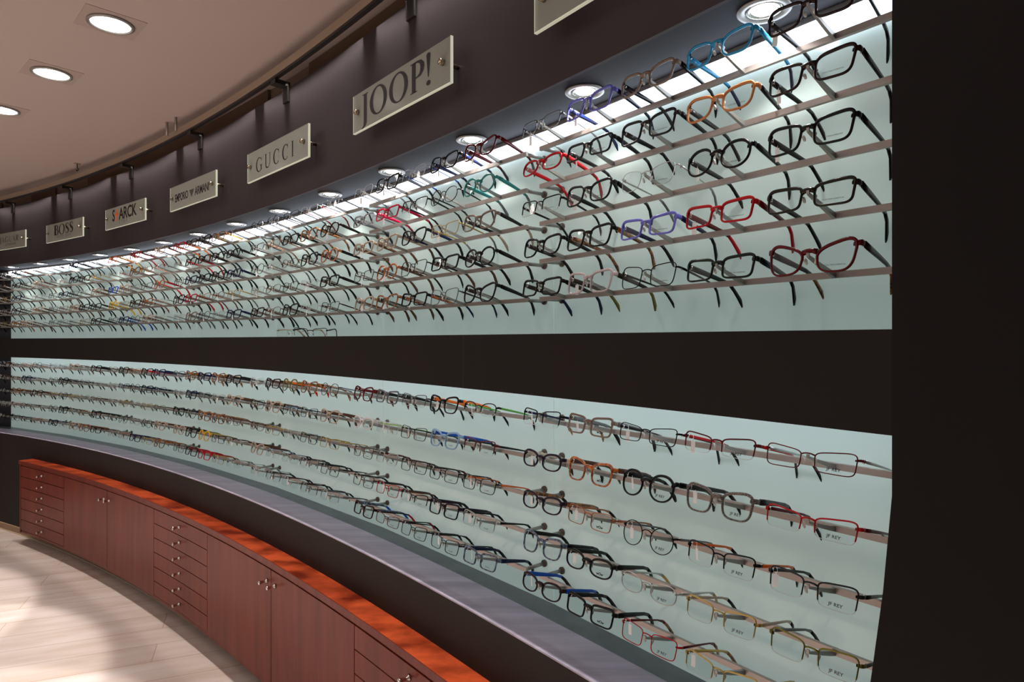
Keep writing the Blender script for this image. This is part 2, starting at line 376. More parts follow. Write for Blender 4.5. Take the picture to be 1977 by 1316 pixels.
def L_A(w=.74): return [[(0, 0), (.05, 0), (.37, .92), (.34, 1.0)], [(.30, 1.0), (.40, 1.0), (.74, 0), (.59, 0)], rect(.15, .30, .55, .35), rect(-.05, 0, .17, .03), rect(.50, 0, .80, .03)], w + .08
def L_R(w=.62):
    l, a = L_P(); return l + [[(.28, .47), (.40, .47), (.68, 0), (.53, 0)]], w + .12
def L_B(w=.66):
    return [rect(.0, 0, .24, 1), band([(.2, .97), (.36, .97), (.47, .88), (.49, .76), (.45, .62), (.34, .53), (.2, .53)], [.06, .06, .13, .17, .13, .06, .05]),
            band([(.2, .53), (.40, .53), (.53, .43), (.56, .28), (.52, .12), (.40, .03), (.2, .03)], [.05, .06, .14, .19, .14, .06, .06])], w + .04
def L_S(w=.58):
    p = [(.52, .74), (.50, .90), (.38, .97), (.25, .96), (.13, .88), (.11, .74), (.20, .61), (.38, .46), (.48, .32), (.45, .13), (.33, .03), (.18, .04), (.08, .13), (.06, .28)]
    return [band(p, [.04, .06, .06, .07, .13, .16, .2, .22, .18, .14, .08, .06, .06, .04])], w + .06
ROM = {'O': L_O, 'C': L_C, 'G': L_G, 'U': L_U, 'I': L_I, 'J': L_J, 'P': L_P, '!': L_EX, 'A': L_A, 'R': L_R, 'B': L_B, 'S': L_S}
def roman(txt, height, sx=1.0, space=0.0, kw=None):
    """one mesh with the word centred"""
    mb = MB(); x = 0
    parts = []
    for ch in txt:
        lp, adv = ROM[ch](**(kw or {}).get(ch, {}))
        parts.append((lp, x)); x += adv + space
    tot = x - space
    for lp, x0 in parts:
        # every stroke is its own filled outline except rings (hole inside)
        groups = []
        for l in lp: groups.append([l])
        if len(lp) == 2 and lp[0][0][0] > 0 and len(lp[0]) == 32 and len(lp[1]) == 32: groups = [lp]
        for g in groups:
            me = shape_mesh([[((q + x0 - tot / 2) * height * sx, (w - .5) * height) for q, w in l] for l in g])
            mb.add([v.co[:] for v in me.vertices], [tuple(p.vertices) for p in me.polygons]); bpy.data.meshes.remove(me)
    return mb.mesh('word')

# ------------------------------------------------------------------ glass brand signs
def sign(i, ta, tb, label, words):
    tm = (ta + tb) / 2; W = 2 * (R - 0.05) * math.sin((ta - tb) / 2); Hh = 0.128; hc = 0.779 + (0.006 if i > 5 else 0)
    t = thing('glass_sign', label, 'sign', frame_th(-0.05, tm, hc), 'glass signs along the wall')
    link('glass_plate', MB().box((0, 0, 0), (W, 0.007, Hh)).mesh('glass_plate'), M_SIGN, t)
    e = MB(); e.box((0, 0, -Hh / 2 - 0.0012), (W + .004, 0.0085, 0.0024)); e.box((W / 2 + .001, 0, 0), (0.002, 0.0085, Hh)); e.box((-W / 2 - .001, 0, 0), (0.002, 0.0085, Hh))
    link('polished_edge', e.mesh('polished_edge'), M_SIGNEDGE, t)
    for s in (-1, 1):
        p = MB(); Mx = Matrix.Translation((s * (W / 2 - 0.035), 0, 0.0)) @ Matrix.Rotation(-PI / 2, 4, 'X')
        p.lathe([(0.0085, -0.018), (0.009, -0.017), (0.009, -0.004), (0.0075, -0.0036)], 16, 0, Mx)
        p.lathe([(0.0065, 0.0036), (0.0065, 0.049)], 14, 0, Mx)
        link('standoff_pin', p.mesh('standoff_pin'), M_BRASS, t)
    for me, m, x, z, nm in words:
        link(nm, me, m, t, (x, -0.0043, z))
SG = [0.7300 - 0.0667 + 0.0667 * i for i in range(7)]
sign(0, .6637, .6226, 'frosted glass sign nearest the black wall, cut off by the top of the picture', [])
sign(1, .7300, .6889, 'frosted glass sign with tall black serif letters and an exclamation mark', [(roman('JOOP!', 0.090, 1.40, 0.02), M_INK, -0.012, 0.005, 'lettering')])
sign(2, .7966, .7553, 'frosted glass sign with five thin grey serif letters, second widest in view', [(roman('GUCCI', 0.062, 1.15, 0.28), M_INK, -0.012, -0.006, 'lettering')])
eag = MB()
for q in range(6):
    w = 0.030 * (1 - q / 6.5); z = 0.016 - q * 0.0062
    eag.add([(-w, 0, z), (w, 0, z), (w * .85, 0, z - .0042), (-w * .85, 0, z - .0042)], [(0, 1, 2, 3)])
sign(3, .8633, .8222, 'frosted glass sign with narrow dark capitals around a striped wedge emblem', [
    (text_mesh('EMPORIO', 0.06, 0.72, 0.95, 0.0008), M_INK, -0.135, -0.006, 'lettering'), (eag.mesh('emblem'), M_INK, 0.0, -0.004, 'emblem'),
    (text_mesh('ARMANI', 0.06, 0.80, 0.95, 0.0008), M_INK, 0.128, -0.006, 'lettering')])
pl = MB().box((0, 0, 0), (0.012, 0.0006, 0.074)); pl.box((0.0, -0.0004, 0.006), (0.052, 0.0006, 0.011))
sign(4, .9302, .8884, 'frosted glass sign with grey capitals and an orange plus', [
    (text_mesh('S', 0.10, 0.95, 1, 0.002), M_INK, -0.165, 0.010, 'lettering'), (pl.mesh('plus'), M_ORANGE, -0.113, 0.010, 'plus_mark'),
    (text_mesh('ARCK', 0.10, 1.0, 0.95, 0.002), M_INK, 0.048, 0.010, 'lettering'), (text_mesh('EYES', 0.024, 1.5, 2.0), M_GREYINK, -0.02, -0.036, 'small_lettering')])
sign(5, .9977, .9557, 'frosted glass sign with heavy black capitals above small grey ones', [
    (roman('BOSS', 0.072, 1.5, -0.02), M_INK, 0.0, 0.014, 'lettering'), (text_mesh('HUGO BOSS', 0.024, 1.55, 1.15), M_GREYINK, 0.0, -0.036, 'small_lettering')])
sign(6, 1.0645, 1.0229, 'frosted glass sign at the far end, cut by the edge of the picture', [
    (roman('JAGUAR', 0.044, 1.35, 0.12), M_INK, 0.03, 0.012, 'lettering'), (text_mesh('EYEWEAR', 0.026, 1.4, 1.15), M_INK, 0.055, -0.030, 'small_lettering')])

# ------------------------------------------------------------------ cabinets under the ledge
RC = -0.0834
C_TOP, C_BOT = -0.9115, -1.457
knob_me = MB().lathe([(0.010, 0.0), (0.010, 0.003), (0.0055, 0.006), (0.005, 0.014), (0.0085, 0.030), (0.0095, 0.034), (0.008, 0.036)], 14, 0, Matrix.Rotation(PI / 2, 4, 'X')).mesh('knob')
def knob(parent_obj, th, h):
    o = link('knob', knob_me, M_CHROME, parent_obj); o.matrix_world = frame_th(RC - 0.001, th, h); o['label'] = 'chrome knob'
    return o
def cabinet(kind, ta, tb, label):
    """ta the far edge, tb the near edge"""
    t = thing('drawer_cabinet' if kind == 'drawer' else 'cupboard', label, 'cabinet', Matrix.Identity(4), 'red brown cabinets along the curved wall')
    link('carcass', MB().arc(RC + 0.018, -0.021, ta, tb, C_BOT, C_TOP - 0.040, 10).mesh('carcass'), M_GAP, t)
    link('top_rail', MB().arc(RC + 0.004, RC + 0.02, ta, tb, C_TOP - 0.040, C_TOP - 0.026, 10).mesh('top_rail'), M_FRONT, t)
    link('bottom_rail', MB().arc(RC + 0.004, RC + 0.018, ta, tb, C_BOT, C_BOT + 0.014, 10).mesh('bottom_rail'), M_FRONT, t)
    g = 0.00018
    if ta > 1.0: link('side_panel', MB().arc(RC - 0.001, -0.021, ta, ta + 0.0011, C_BOT, C_TOP - 0.026, 2).mesh('side_panel'), M_FRONT, t)
    z0, z1 = C_BOT + 0.0155, C_TOP - 0.0415
    if kind == 'drawer':
        n = 6; st = (z1 - z0) / n
        for i in range(n):
            a = z1 - st * i; b = a - st + 0.0042
            o = link('drawer', MB().arc(RC, RC + 0.018, ta - g, tb + g, b, a, 10).mesh('drawer'), M_FRONT, t)
            knob(o, (ta + tb) / 2, (a + b) / 2 + 0.004)
    else:
        tm = (ta + tb) / 2 - (0.0 if ta > .85 else 0.0001)
        for (a, b, kn) in ((ta, tm, tm + 0.0028), (tm, tb, tm - 0.0028)):
            o = link('door', MB().arc(RC, RC + 0.018, a - g, b + g, z0, z1, 10).mesh('door'), M_FRONT, t)
            knob(o, kn, z1 - 0.055)
CB = [1.0223, 0.9713, 0.8733, 0.8237, 0.7252, 0.6760]
cabinet('drawer', CB[0], CB[1], 'red brown chest of six drawers at the far end of the row')
cabinet('door', CB[1], CB[2], 'red brown two door cupboard between the two far chests of drawers')
cabinet('drawer', CB[2], CB[3], 'red brown chest of six drawers between the two cupboards')
cabinet('door', CB[3], CB[4], 'large red brown two door cupboard nearest the viewer')
cabinet('drawer', CB[4], CB[5], 'red brown chest of drawers cut by the bottom of the picture')
w = thing('worktop', 'orange red wooden worktop curving over all the cabinets', 'worktop', Matrix.Identity(4))
link('board', MB().arc(RC - 0.006, -0.001, CB[0] + 0.0012, 0.66, C_TOP - 0.026, C_TOP, 60).mesh('board'), M_TOP, w)
link('front_edge', MB().arc(RC - 0.008, RC - 0.006, CB[0] + 0.0012, 0.66, C_TOP - 0.026, C_TOP - 0.001, 60).mesh('front_edge'), M_FRONT, w)

# ------------------------------------------------------------------ eyeglasses
def outline(st, s, n=48):
    """lens outline as list of (x, z) around its own centre; s = +1 for the lens on the viewer's right"""
    a, b, ex, cat, tap, top = st
    pts = []
    for i in range(n):
        t = 2 * PI * i / n
        c, q = math.cos(t), math.sin(t)
        x = a * math.copysign(abs(c) ** (2 / ex), c); z = b * math.copysign(abs(q) ** (2 / ex), q)
        if z > 0: z *= 1 - top * (1 - (x / a) * 1.0) * 0.5           # lower towards the nose
        x *= 1 - tap * (0.5 - z / (2 * b)) * (0.5 + 0.5 * (-1 if x > 0 else 1) * -1 if False else 1.0) * 0.5
        z += cat * (x / a) * (0.5 + z / (2 * b))
        pts.append((s * x, z))
    return pts
#         a      b      exp  cat   taper top
SHAPE = {
 'rectangular': (.0262, .0168, 5.0, .0018, .18, .07),
 'square':      (.0265, .0203, 4.2, .0025, .28, .07),
 'round':       (.0238, .0212, 2.15, .0005, .08, .0),
 'panto':       (.0258, .0200, 3.2, .0030, .32, .08),
 'cat-eye':     (.0268, .0208, 3.0, .0075, .42, .16),
 'oval':        (.0262, .0158, 2.5, .0020, .08, .0),
 'narrow':      (.0280, .0148, 5.0, .0025, .14, .12),
 'angular':     (.0265, .0190, 1.65, .0030, .18, .05),
}
CACHE = {}
def fy(x): return 2.4 * x * x * 0.5           # wrap of the front
def rim_ring(p, nrm, tin, tout, dep, y0):
    """rounded section around an outline point"""
    (x, z), (nx, nz) = p, nrm
    res = []
    for u, v in ((-1, -.55), (-.6, -1), (.6, -1), (1, -.55), (1, .55), (.6, 1), (-.6, 1), (-1, .55)):
        k = (tin if u < 0 else tout) * u
        res.append((x + nx * k, fy(x) + y0 + v * dep, z + nz * k))
    return res
def build_front(shape, kind):
    """kind: acetate / metal / half / rimless. Returns dict of meshes, all in the frame of the glasses"""
    key = (shape, kind)
    if key in CACHE: return CACHE[key]
    st = SHAPE[shape]; a, b = st[0], st[1]
    br = 0.0088 if kind == 'acetate' else 0.0095
    cz = -0.0055; n = 48
    fr = MB(); lens = {}
    T = {'acetate': (.0010, .0019, .0019), 'metal': (.0006, .0008, .0010), 'half': (.0006, .0015, .0013), 'rimless': (.0003, .0003, .0006)}[kind]
    hin = {}
    for s in (-1, 1):
        o = outline(st, s, n); cx0 = s * (br + a)
        P = [(x + cx0, z + cz) for x, z in o]
        N = []
        for i in range(n):
            q0, q1 = P[i - 1], P[(i + 1) % n]; dx, dz = q1[0] - q0[0], q1[1] - q0[1]; l = math.hypot(dx, dz) or 1e-9
            N.append((dz / l * s, -dx / l * s))
        ang = [2 * PI * i / n for i in range(n)]
        if kind in ('acetate', 'metal'):
            rings = []
            for i in range(n):
                up = max(0, math.sin(ang[i])); out = max(0, math.cos(ang[i]))
                k = 1 + (0.9 * up + 0.5 * out * up if kind == 'acetate' else 0.3 * up)
                rings.append(rim_ring(P[i], N[i], T[0], T[1] * k, T[2], 0))
            fr.loft(rings, 0, True)
        elif kind == 'half':
            idx = [i for i in range(-2, n // 2 + 3)]
            fr.loft([rim_ring(P[i % n], N[i % n], T[0], T[1] * (0.6 + 0.6 * max(0, math.sin(ang[i % n]))), T[2], 0) for i in idx])
            low = [i % n for i in range(n // 2 + 2, n - 1)]
            fr.loft([rim_ring(P[i], N[i], .0003, .0004, .0007, 0) for i in low], 1)
        else:
            fr.loft([rim_ring(P[i], N[i], .0003, .0003, .0007, 0) for i in range(n)], 1, True)
        lm = MB(); lm.add([(x, fy(x), z) for x, z in P] + [(cx0, fy(cx0) - .0002, cz)], [(i, (i + 1) % n, n) if s > 0 else ((i + 1) % n, i, n) for i in range(n)], 0, True)
        lens[s] = lm.mesh('lens')
        # end piece towards the hinge
        e = max(P, key=lambda q: q[0] * s + q[1] * 0.8); hx, hz = s * (br + 2 * a + (.0036 if kind == 'acetate' else .0046)), cz + b * (.60 if kind == 'acetate' else .5) + st[3] * .7
        hin[s] = (hx, hz)
        r = {'acetate': .0030, 'metal': .0013, 'half': .0019, 'rimless': .0010}[kind]
        e = min(P, key=lambda q: math.hypot(q[0] - hx, q[1] - hz))
        fr.loft([[(x + c1 * r * kx, y, z + c2 * r * kz) for c1, c2 in ((-1, -.5), (-.6, -1), (.6, -1), (1, -.5), (1, .5), (.6, 1), (-.6, 1), (-1, .5))]
                 for x, y, z, kx, kz in ((e[0] - s * .0022, fy(e[0]), e[1] - .0002, .55, 1.0), (e[0] + (hx - e[0]) * .45, fy(e[0]), (e[1] + hz) / 2, .6, 1.3), (hx - s * .0008, fy(hx) + .0012, hz, .6, 1.35), (hx, fy(hx) + .0045, hz, .5, 1.3), (hx, fy(hx) + .010, hz, .45, 1.25))])
    # bridge
    r = {'acetate': .0037, 'metal': .0011, 'half': .0014, 'rimless': .0009}[kind]
    zb = cz + b * (0.50 if kind == 'acetate' else 0.52)
    x1 = br + a * (0.10 if shape in ('round', 'oval', 'angular') else 0.04)
    zi = zb - (.003 if shape in ('round', 'oval', 'angular') else .0012)
    fr.tube([(-x1, fy(x1), zi), (-br * .5, -.0006, zb + .0006), (0, -.0010, zb + .0010), (br * .5, -.0006, zb + .0006), (x1, fy(x1), zi)], [r * 1.15, r, r * .95, r, r * 1.15], 8)
    res = {'front': fr.mesh('front_frame'), -1: lens[-1], 1: lens[1], 'hin': hin, 'cz': cz}
    # nose pads
    pads = MB()
    for s in (-1, 1):
        px, pz = s * (br - .0012), cz - .002
        pads.lathe([(.0004, -.0055), (.0018, -.004), (.0023, 0), (.0018, .004), (.0004, .0055)], 8, 0, Matrix.Translation((px, .0055, pz)) @ Matrix.Rotation(s * .35, 4, 'Y'))
        if kind != 'acetate': pads.tube([(px, .0055, pz), (px + s * .0012, .008, pz + .003), (s * (br + .0012), .001, cz + .004)], .0005, 5, 1)
        else: pads.tube([(px, .0035, pz), (s * br, .001, pz + .001)], .0016, 5, 0)
    res['pads'] = pads.mesh('nose_pad')
    # temples
    for s in (-1, 1):
        hx, hz = hin[s]; y0 = fy(hx) + .0105
        hh = {'acetate': .0048, 'metal': .0021, 'half': .0026, 'rimless': .0015}[kind]; ww = {'acetate': .0019, 'metal': .0010, 'half': .0011, 'rimless': .0008}[kind]
        tm = MB(); rings = []
        path = [(0, 0, 1.0), (.02, 0, 1.0), (.05, 0, .85), (.085, -.0005, .68), (.100, -.003, .66), (.112, -.010, .72), (.122, -.0195, .82), (.131, -.029, .92), (.1352, -.0336, .90)]
        k = len(path)
        for i, (d, z, q) in enumerate(path):
            a0, b0 = path[max(0, i - 1)], path[min(k - 1, i + 1)]; dy, dz = b0[0] - a0[0], b0[1] - a0[1]; l = math.hypot(dy, dz)
            uy, uz = -dz / l, dy / l
            H = hh * q; tip = i >= 4
            if tip and kind != 'acetate': H = .0021 * (0.8 + .7 * q)
            W_ = ww if not (tip and kind != 'acetate') else .0014
            xx = hx - s * (d * .085 + (.006 if d > .11 else 0) * (d - .11) / .03)
            rings.append([(xx + W_ * c1, y0 + d + uy * H * c2, hz + z + uz * H * c2) for c1, c2 in ((-1, -.6), (-.5, -1), (.5, -1), (1, -.6), (1, .6), (.5, 1), (-.5, 1), (-1, .6))])
        tm.loft(rings[:5], 0); tm.loft(rings[4:], 1)
        # hinge barrel
        tm.lathe([(.0016, -.003), (.0016, .003)], 8, 2, Matrix.Translation((hx - s * .0018, y0 - .001, hz)))
        res[('temple', s)] = tm.mesh('temple')
    CACHE[key] = res
    return res

COLORS = {   # name: (rgb, second rgb or None)
 'black': (7, 7, 8), 'dark grey': (36, 36, 38), 'grey': (110, 112, 116), 'silver': (188, 188, 186), 'sky blue': (52, 160, 214), 'teal': (58, 150, 146),
 'lavender': (120, 120, 222), 'red': (190, 10, 22), 'dark red': (98, 8, 14), 'raspberry red': (214, 20, 70), 'peach orange': (226, 148, 92), 'dark brown': (40, 20, 18),
 'taupe': (140, 122, 108), 'clear pink': (206, 190, 194), 'beige': (196, 174, 152), 'gold': (198, 168, 96), 'dark olive': (36, 30, 16), 'olive': (122, 116, 52),
 'dark green': (10, 28, 20), 'dark blue': (16, 26, 66), 'blue': (24, 92, 200), 'copper': (176, 112, 74), 'purple': (34, 14, 40), 'white': (232, 230, 228), 'yellow': (240, 190, 30),
 'orange': (236, 110, 26), 'lime green': (176, 220, 40), 'green': (92, 170, 70), 'cream': (230, 212, 190), 'light blue': (150, 190, 226), 'pale grey': (166, 170, 182), 'brown': (96, 62, 42),
}
def frame_mat(col, kind):
    if col == 'tortoise': return pbr('frame_tortoise', (40, 22, 14), 0.2, noise=((196, 120, 40), 130.0), coat=0.4)
    if col == 'amber tortoise': return pbr('frame_amber_tortoise', (120, 50, 16), 0.2, noise=((232, 130, 40), 120.0), coat=0.4)
    if col == 'blue tortoise': return pbr('frame_blue_tortoise', (18, 22, 34), 0.2, noise=((120, 142, 170), 130.0), coat=0.4)
    if col == 'chequered grey': return pbr('frame_chequered', (52, 46, 44), 0.35, metal=0.4, noise=((150, 140, 134), 600.0))
    c = COLORS[col]
    metal = kind != 'acetate' and col in ('silver', 'gold', 'copper', 'grey', 'olive', 'brown', 'beige', 'taupe', 'pale grey')
    return pbr('frame_%s%s' % (col.replace(' ', '_'), '_metal' if metal else ''), c, 0.3 if metal else 0.25, metal=0.85 if metal else 0.0, spec=0.5 if metal else 0.28)
KW = {'acetate': '', 'metal': 'wire', 'half': 'half-rim', 'rimless': 'rimless'}
tag_me = MB().box((0, 0, -.017), (.0075, .0006, .020)); tag_me.tube([(0, 0, .004), (0.0012, 0, -.002), (0, 0, -.0075)], .0006, 5); tag_me.tube([(0, 0, .004), (-0.0012, 0, -.002), (0, 0, -.0075)], .0006, 5)
tag_me = tag_me.mesh('price_tag')
PRINTS = {}
def lens_print(txt):
    if txt not in PRINTS:
        PRINTS[txt] = {'DOLCE&GABBANA': lambda: text_mesh('DOLCE&GABBANA', .0029, 1.15, 1.0), 'JF REY': lambda: text_mesh('JF REY', .0062, 1.1, 1.0, .0001), 'wOw': lambda: text_mesh('wOw', .0066, 1.1, .95, .0003), 'Cotelli': lambda: text_mesh('Cotelli', .005, 1.1)}[txt]()
    return PRINTS[txt]
def make_glasses(mtx, label, shape, kind, col, tcol, tips, group, detail=2, print_txt=None, tagged=False, tilt=0.24):
    g = build_front(shape, kind)
    t = thing('eyeglasses', label, 'glasses', mtx, group)
    fm = frame_mat(col, kind); tm_ = frame_mat(tcol, kind if tcol in ('silver', 'gold') else 'acetate'); ti = frame_mat(tips, 'acetate')
    link('front_frame', g['front'], [fm, M_EDGE], t)
    for s in (-1, 1):
        link('lens', g[s], M_LENS, t)
        link('temple', g[('temple', s)], [tm_, ti, M_CHROME], t)
    if detail >= 2: link('nose_pad', g['pads'], [M_CLEARPAD, M_CHROME], t)
    if tagged:
        hx, hz = g['hin'][-1]
        o = link('price_tag', tag_me, M_TAG, t, (hx + .0012, .022 + fy(hx), hz)); o.rotation_euler = (tilt, 0, random.uniform(-.5, .5)); o['label'] = 'white paper price tag'
    if print_txt:
        st = SHAPE[shape]; x = .0092 + st[0]
        o = link('lens_print', lens_print(print_txt), M_LENSINK, t, (x, fy(x) - .0012, g['cz'] - st[1] * .58)); o.rotation_euler = (0, 0, math.atan(2.4 * x)); o['label'] = 'small dark lettering on the lens'
    return t

# one line per pair of the two nearest panels: shape, build, colour, temple colour, tip colour
S_ = {'r': 'rectangular', 's': 'square', 'o': 'round', 'p': 'panto', 'c': 'cat-eye', 'v': 'oval', 'n': 'narrow', 'a': 'angular'}
K_ = {'A': 'acetate', 'M': 'metal', 'H': 'half', 'X': 'rimless'}
SPEC = {
 ('u', 0, 0): 'rH|grey|silver|dark grey;sA|lavender|dark blue|dark blue;pA|taupe|black|black;pA|sky blue|sky blue|dark blue;sA|dark brown|dark grey|black',
 ('u', 0, 1): 'vA|red|red|red;rA|dark grey|dark grey|black;sA|dark grey|black|black;pA|peach orange|dark grey|black;sA|dark brown|black|black',
 ('u', 0, 2): 'rH|black|black|black;pA|dark grey|black|black;pX|silver|silver|grey;oA|black|dark grey|black;sA|black|black|black',
 ('u', 0, 3): 'pA|black|black|black;sA|black|tortoise|tortoise;rA|lavender|dark blue|black;rA|red|dark red|red;rA|dark olive|black|black',
 ('u', 0, 4): 'rA|black|black|dark blue;sA|clear pink|dark olive|olive;sM|black|black|black;rA|dark green|dark green|black;cA|dark red|dark brown|tortoise',
 ('u', 1, 0): 'pX|silver|grey|grey;sA|black|grey|black;pX|silver|blue|black;pA|black|dark blue|black;cA|dark red|dark red|dark brown',
 ('u', 1, 1): 'rA|pale grey|grey|black;rA|raspberry red|raspberry red|dark red;rH|dark grey|dark green|black;oM|black|black|black;oA|teal|teal|grey',
 ('u', 1, 2): 'rA|beige|brown|brown;pA|beige|beige|brown;pA|black|dark blue|black;rM|gold|gold|grey;pA|taupe|dark grey|beige',
 ('u', 1, 3): 'rM|dark grey|dark grey|black;oA|amber tortoise|brown|brown;sM|black|brown|black;rA|black|purple|brown;oA|black|black|black',
 ('u', 1, 4): 'pA|beige|brown|brown;pA|tortoise|black|brown;rA|black|amber tortoise|black;sM|grey|black|dark blue;cA|black|black|black',
 ('l', 0, 0): 'rH|black|dark blue|tortoise;rA|taupe|grey|black;nM|black|black|black;nH|dark red|red|black;nM|dark red|silver|black',
 ('l', 0, 1): 'vA|purple|cream|black;pA|amber tortoise|brown|brown;oA|black|black|black;pA|chequered grey|dark grey|black;nH|red|dark red|black',
 ('l', 0, 2): 'vA|purple|tortoise|black;rM|copper|copper|black;oM|black|grey|dark green;rH|black|orange|black;rH|dark grey|black|black',
 ('l', 0, 3): 'pA|blue tortoise|black|black;vA|black|black|black;vM|silver|silver|gold;rH|gold|beige|black;rH|olive|grey|black',
 ('l', 0, 4): 'vA|dark brown|blue|dark brown;rA|black|black|black;rM|red|dark red|tortoise;nH|gold|gold|tortoise',
 ('l', 1, 0): 'pA|dark red|dark red|dark red;rA|grey|black|black;rH|grey|black|black;pA|black|orange|black;vH|black|green|black',
 ('l', 1, 1): 'vA|white|white|cream;rX|silver|lime green|white;rM|dark grey|dark grey|black;pA|light blue|blue|black;rH|dark red|dark grey|black',
 ('l', 1, 2): 'rM|brown|grey|black;rH|silver|dark red|black;rM|dark grey|brown|black;rM|black|dark grey|dark red;rM|black|orange|black',
 ('l', 1, 3): 'rM|black|dark grey|black;rM|red|dark grey|black;nH|dark brown|brown|black;rA|purple|purple|purple;rH|silver|black|black',
 ('l', 1, 4): 'rA|dark brown|blue tortoise|blue;nM|dark red|black|red;rM|black|black|black;rM|black|black|black;rA|blue tortoise|dark blue|black',
}
def expand(code):
    k, c, tc, ti = code.split('|'); return S_[k[0]], K_[k[1]], c, tc, ti
POOL = ['rM|black|black|black', 'rX|silver|silver|grey', 'pX|silver|grey|black', 'rA|black|black|black', 'rM|silver|silver|black', 'rH|grey|dark grey|black', 'pA|tortoise|tortoise|tortoise', 'rM|gold|gold|grey',
        'rH|silver|grey|black', 'sA|black|dark grey|black', 'oM|black|grey|black', 'rA|dark brown|brown|black', 'rA|dark blue|dark blue|black', 'vM|brown|brown|black', 'rX|silver|dark red|black', 'rM|copper|copper|brown', 'pA|beige|brown|brown', 'rM|dark grey|black|black']
OVER = {('u', 2, 0, 3): 'rX|silver|red|dark red', ('u', 2, 1, 4): 'oA|dark olive|dark olive|black', ('u', 2, 2, 4): 'oA|amber tortoise|black|black', ('u', 2, 3, 4): 'rA|black|black|black', ('u', 2, 4, 4): 'rM|dark grey|black|black',
        ('u', 3, 0, 3): 'rA|tortoise|gold|black', ('u', 3, 1, 2): 'rA|black|black|black', ('u', 3, 1, 1): 'rA|black|red|red', ('u', 3, 3, 1): 'rA|red|dark red|red', ('u', 3, 2, 2): 'rA|black|black|black', ('u', 3, 3, 0): 'sA|black|black|black', ('u', 3, 4, 1): 'pA|taupe|grey|grey',
        ('u', 4, 0, 2): 'rA|red|red|red', ('u', 4, 0, 0): 'rA|orange|orange|yellow', ('u', 4, 2, 0): 'rA|blue|grey|black', ('u', 4, 3, 0): 'oA|yellow|yellow|yellow', ('u', 4, 2, 4): 'oA|amber tortoise|red|red', ('u', 3, 0, 0): 'rA|red|orange|orange', ('u', 4, 4, 1): 'rA|dark blue|blue|blue',
        ('l', 2, 0, 2): 'oA|olive|orange|red', ('l', 2, 0, 0): 'rX|silver|silver|black', ('l', 3, 3, 2): 'oA|yellow|gold|gold', ('l', 3, 4, 1): 'rA|dark grey|red|dark red', ('l', 3, 4, 2): 'rA|red|red|black', ('l', 3, 1, 1): 'rA|dark blue|dark blue|black', ('l', 3, 2, 0): 'rA|black|black|black', ('l', 3, 2, 1): 'oM|black|dark blue|black',
        ('l', 2, 1, 2): 'rM|black|light blue|black', ('l', 2, 3, 1): 'rX|silver|light blue|black', ('l', 3, 3, 1): 'pA|black|black|black', ('l', 3, 4, 0): 'rM|black|dark red|black', ('l', 4, 0, 3): 'rA|black|red|black', ('l', 4, 1, 1): 'rH|dark blue|dark blue|black'}
def spec_for(d, k, row, i):
    if (d, k, row) in SPEC:
        q = SPEC[(d, k, row)].split(';'); return expand(q[i]) if i < len(q) else None
    if (d, k, row, i) in OVER: return expand(OVER[(d, k, row, i)])
    return expand(random.choice(POOL))

H_UP = [0.523, 0.4205, 0.318, 0.2155, 0.113]
H_LO = [-0.2165, -0.323, -0.4295, -0.536, -0.6425]
ROWN = ['top bar', 'second bar', 'middle bar', 'fourth bar', 'lowest bar']
POSN = ['leftmost', 'second', 'middle', 'fourth', 'rightmost']
SB, PEG, RISE = 0.075, 0.090, 0.026
US = [.135, .308, .482, .655, .829]

# one display rail, built once and copied
bar_me = MB().box((.4865, -SB, 0), (.909, .0085, .0112)).mesh('bar')
post_mb = MB(); post_mb.lathe([(.0052, .0), (.0052, SB - .004)], 10, 0, Matrix.Rotation(PI / 2, 4, 'X')); post_me = post_mb.mesh('standoff')
ros_me = MB().lathe([(.0098, .0), (.0102, .001), (.0102, .0055), (.0085, .0075)], 16, 0, Matrix.Rotation(PI / 2, 4, 'X')).mesh('rosette')
pg = MB()
rings = []
for q in range(5):
    f = q / 4; y = -SB - .003 - f * (PEG - .003); z = RISE * f ** 1.1 - .001; hw = .0032 - .0012 * f; hh = .0048 - .0026 * f
    rings.append([(-hw, y, z - hh), (hw, y, z - hh), (hw, y, z + hh), (-hw, y, z + hh)])
pg.loft(rings, 0, False, True, False)
pg.box((0, -SB - PEG - .0005, RISE + .0012), (.0045, .003, .006))
peg_me = pg.mesh('peg')
def sec_frame(k, h):
    A, B = seam(k), seam(k - 1); tn = B - A; tn.z = 0; tn.normalize()
    return Matrix(((tn.x, -tn.y, 0, A.x), (tn.y, tn.x, 0, A.y), (0, 0, 1, EYE + h), (0, 0, 0, 1)))
def place_rail(k, h, label, us, simple=False):
    t = thing('display_rail', label, 'rail', sec_frame(k, h), 'metal rails carrying the glasses')
    link('bar', bar_me, M_STEEL, t)
    for u in (.038, .935):
        p = link('standoff', post_me, M_STEELD, t, (u, 0, 0)); link('rosette', ros_me, M_ROS, p)
    for u in us: link('peg', peg_me, M_STEELD, t, (u, 0, 0))

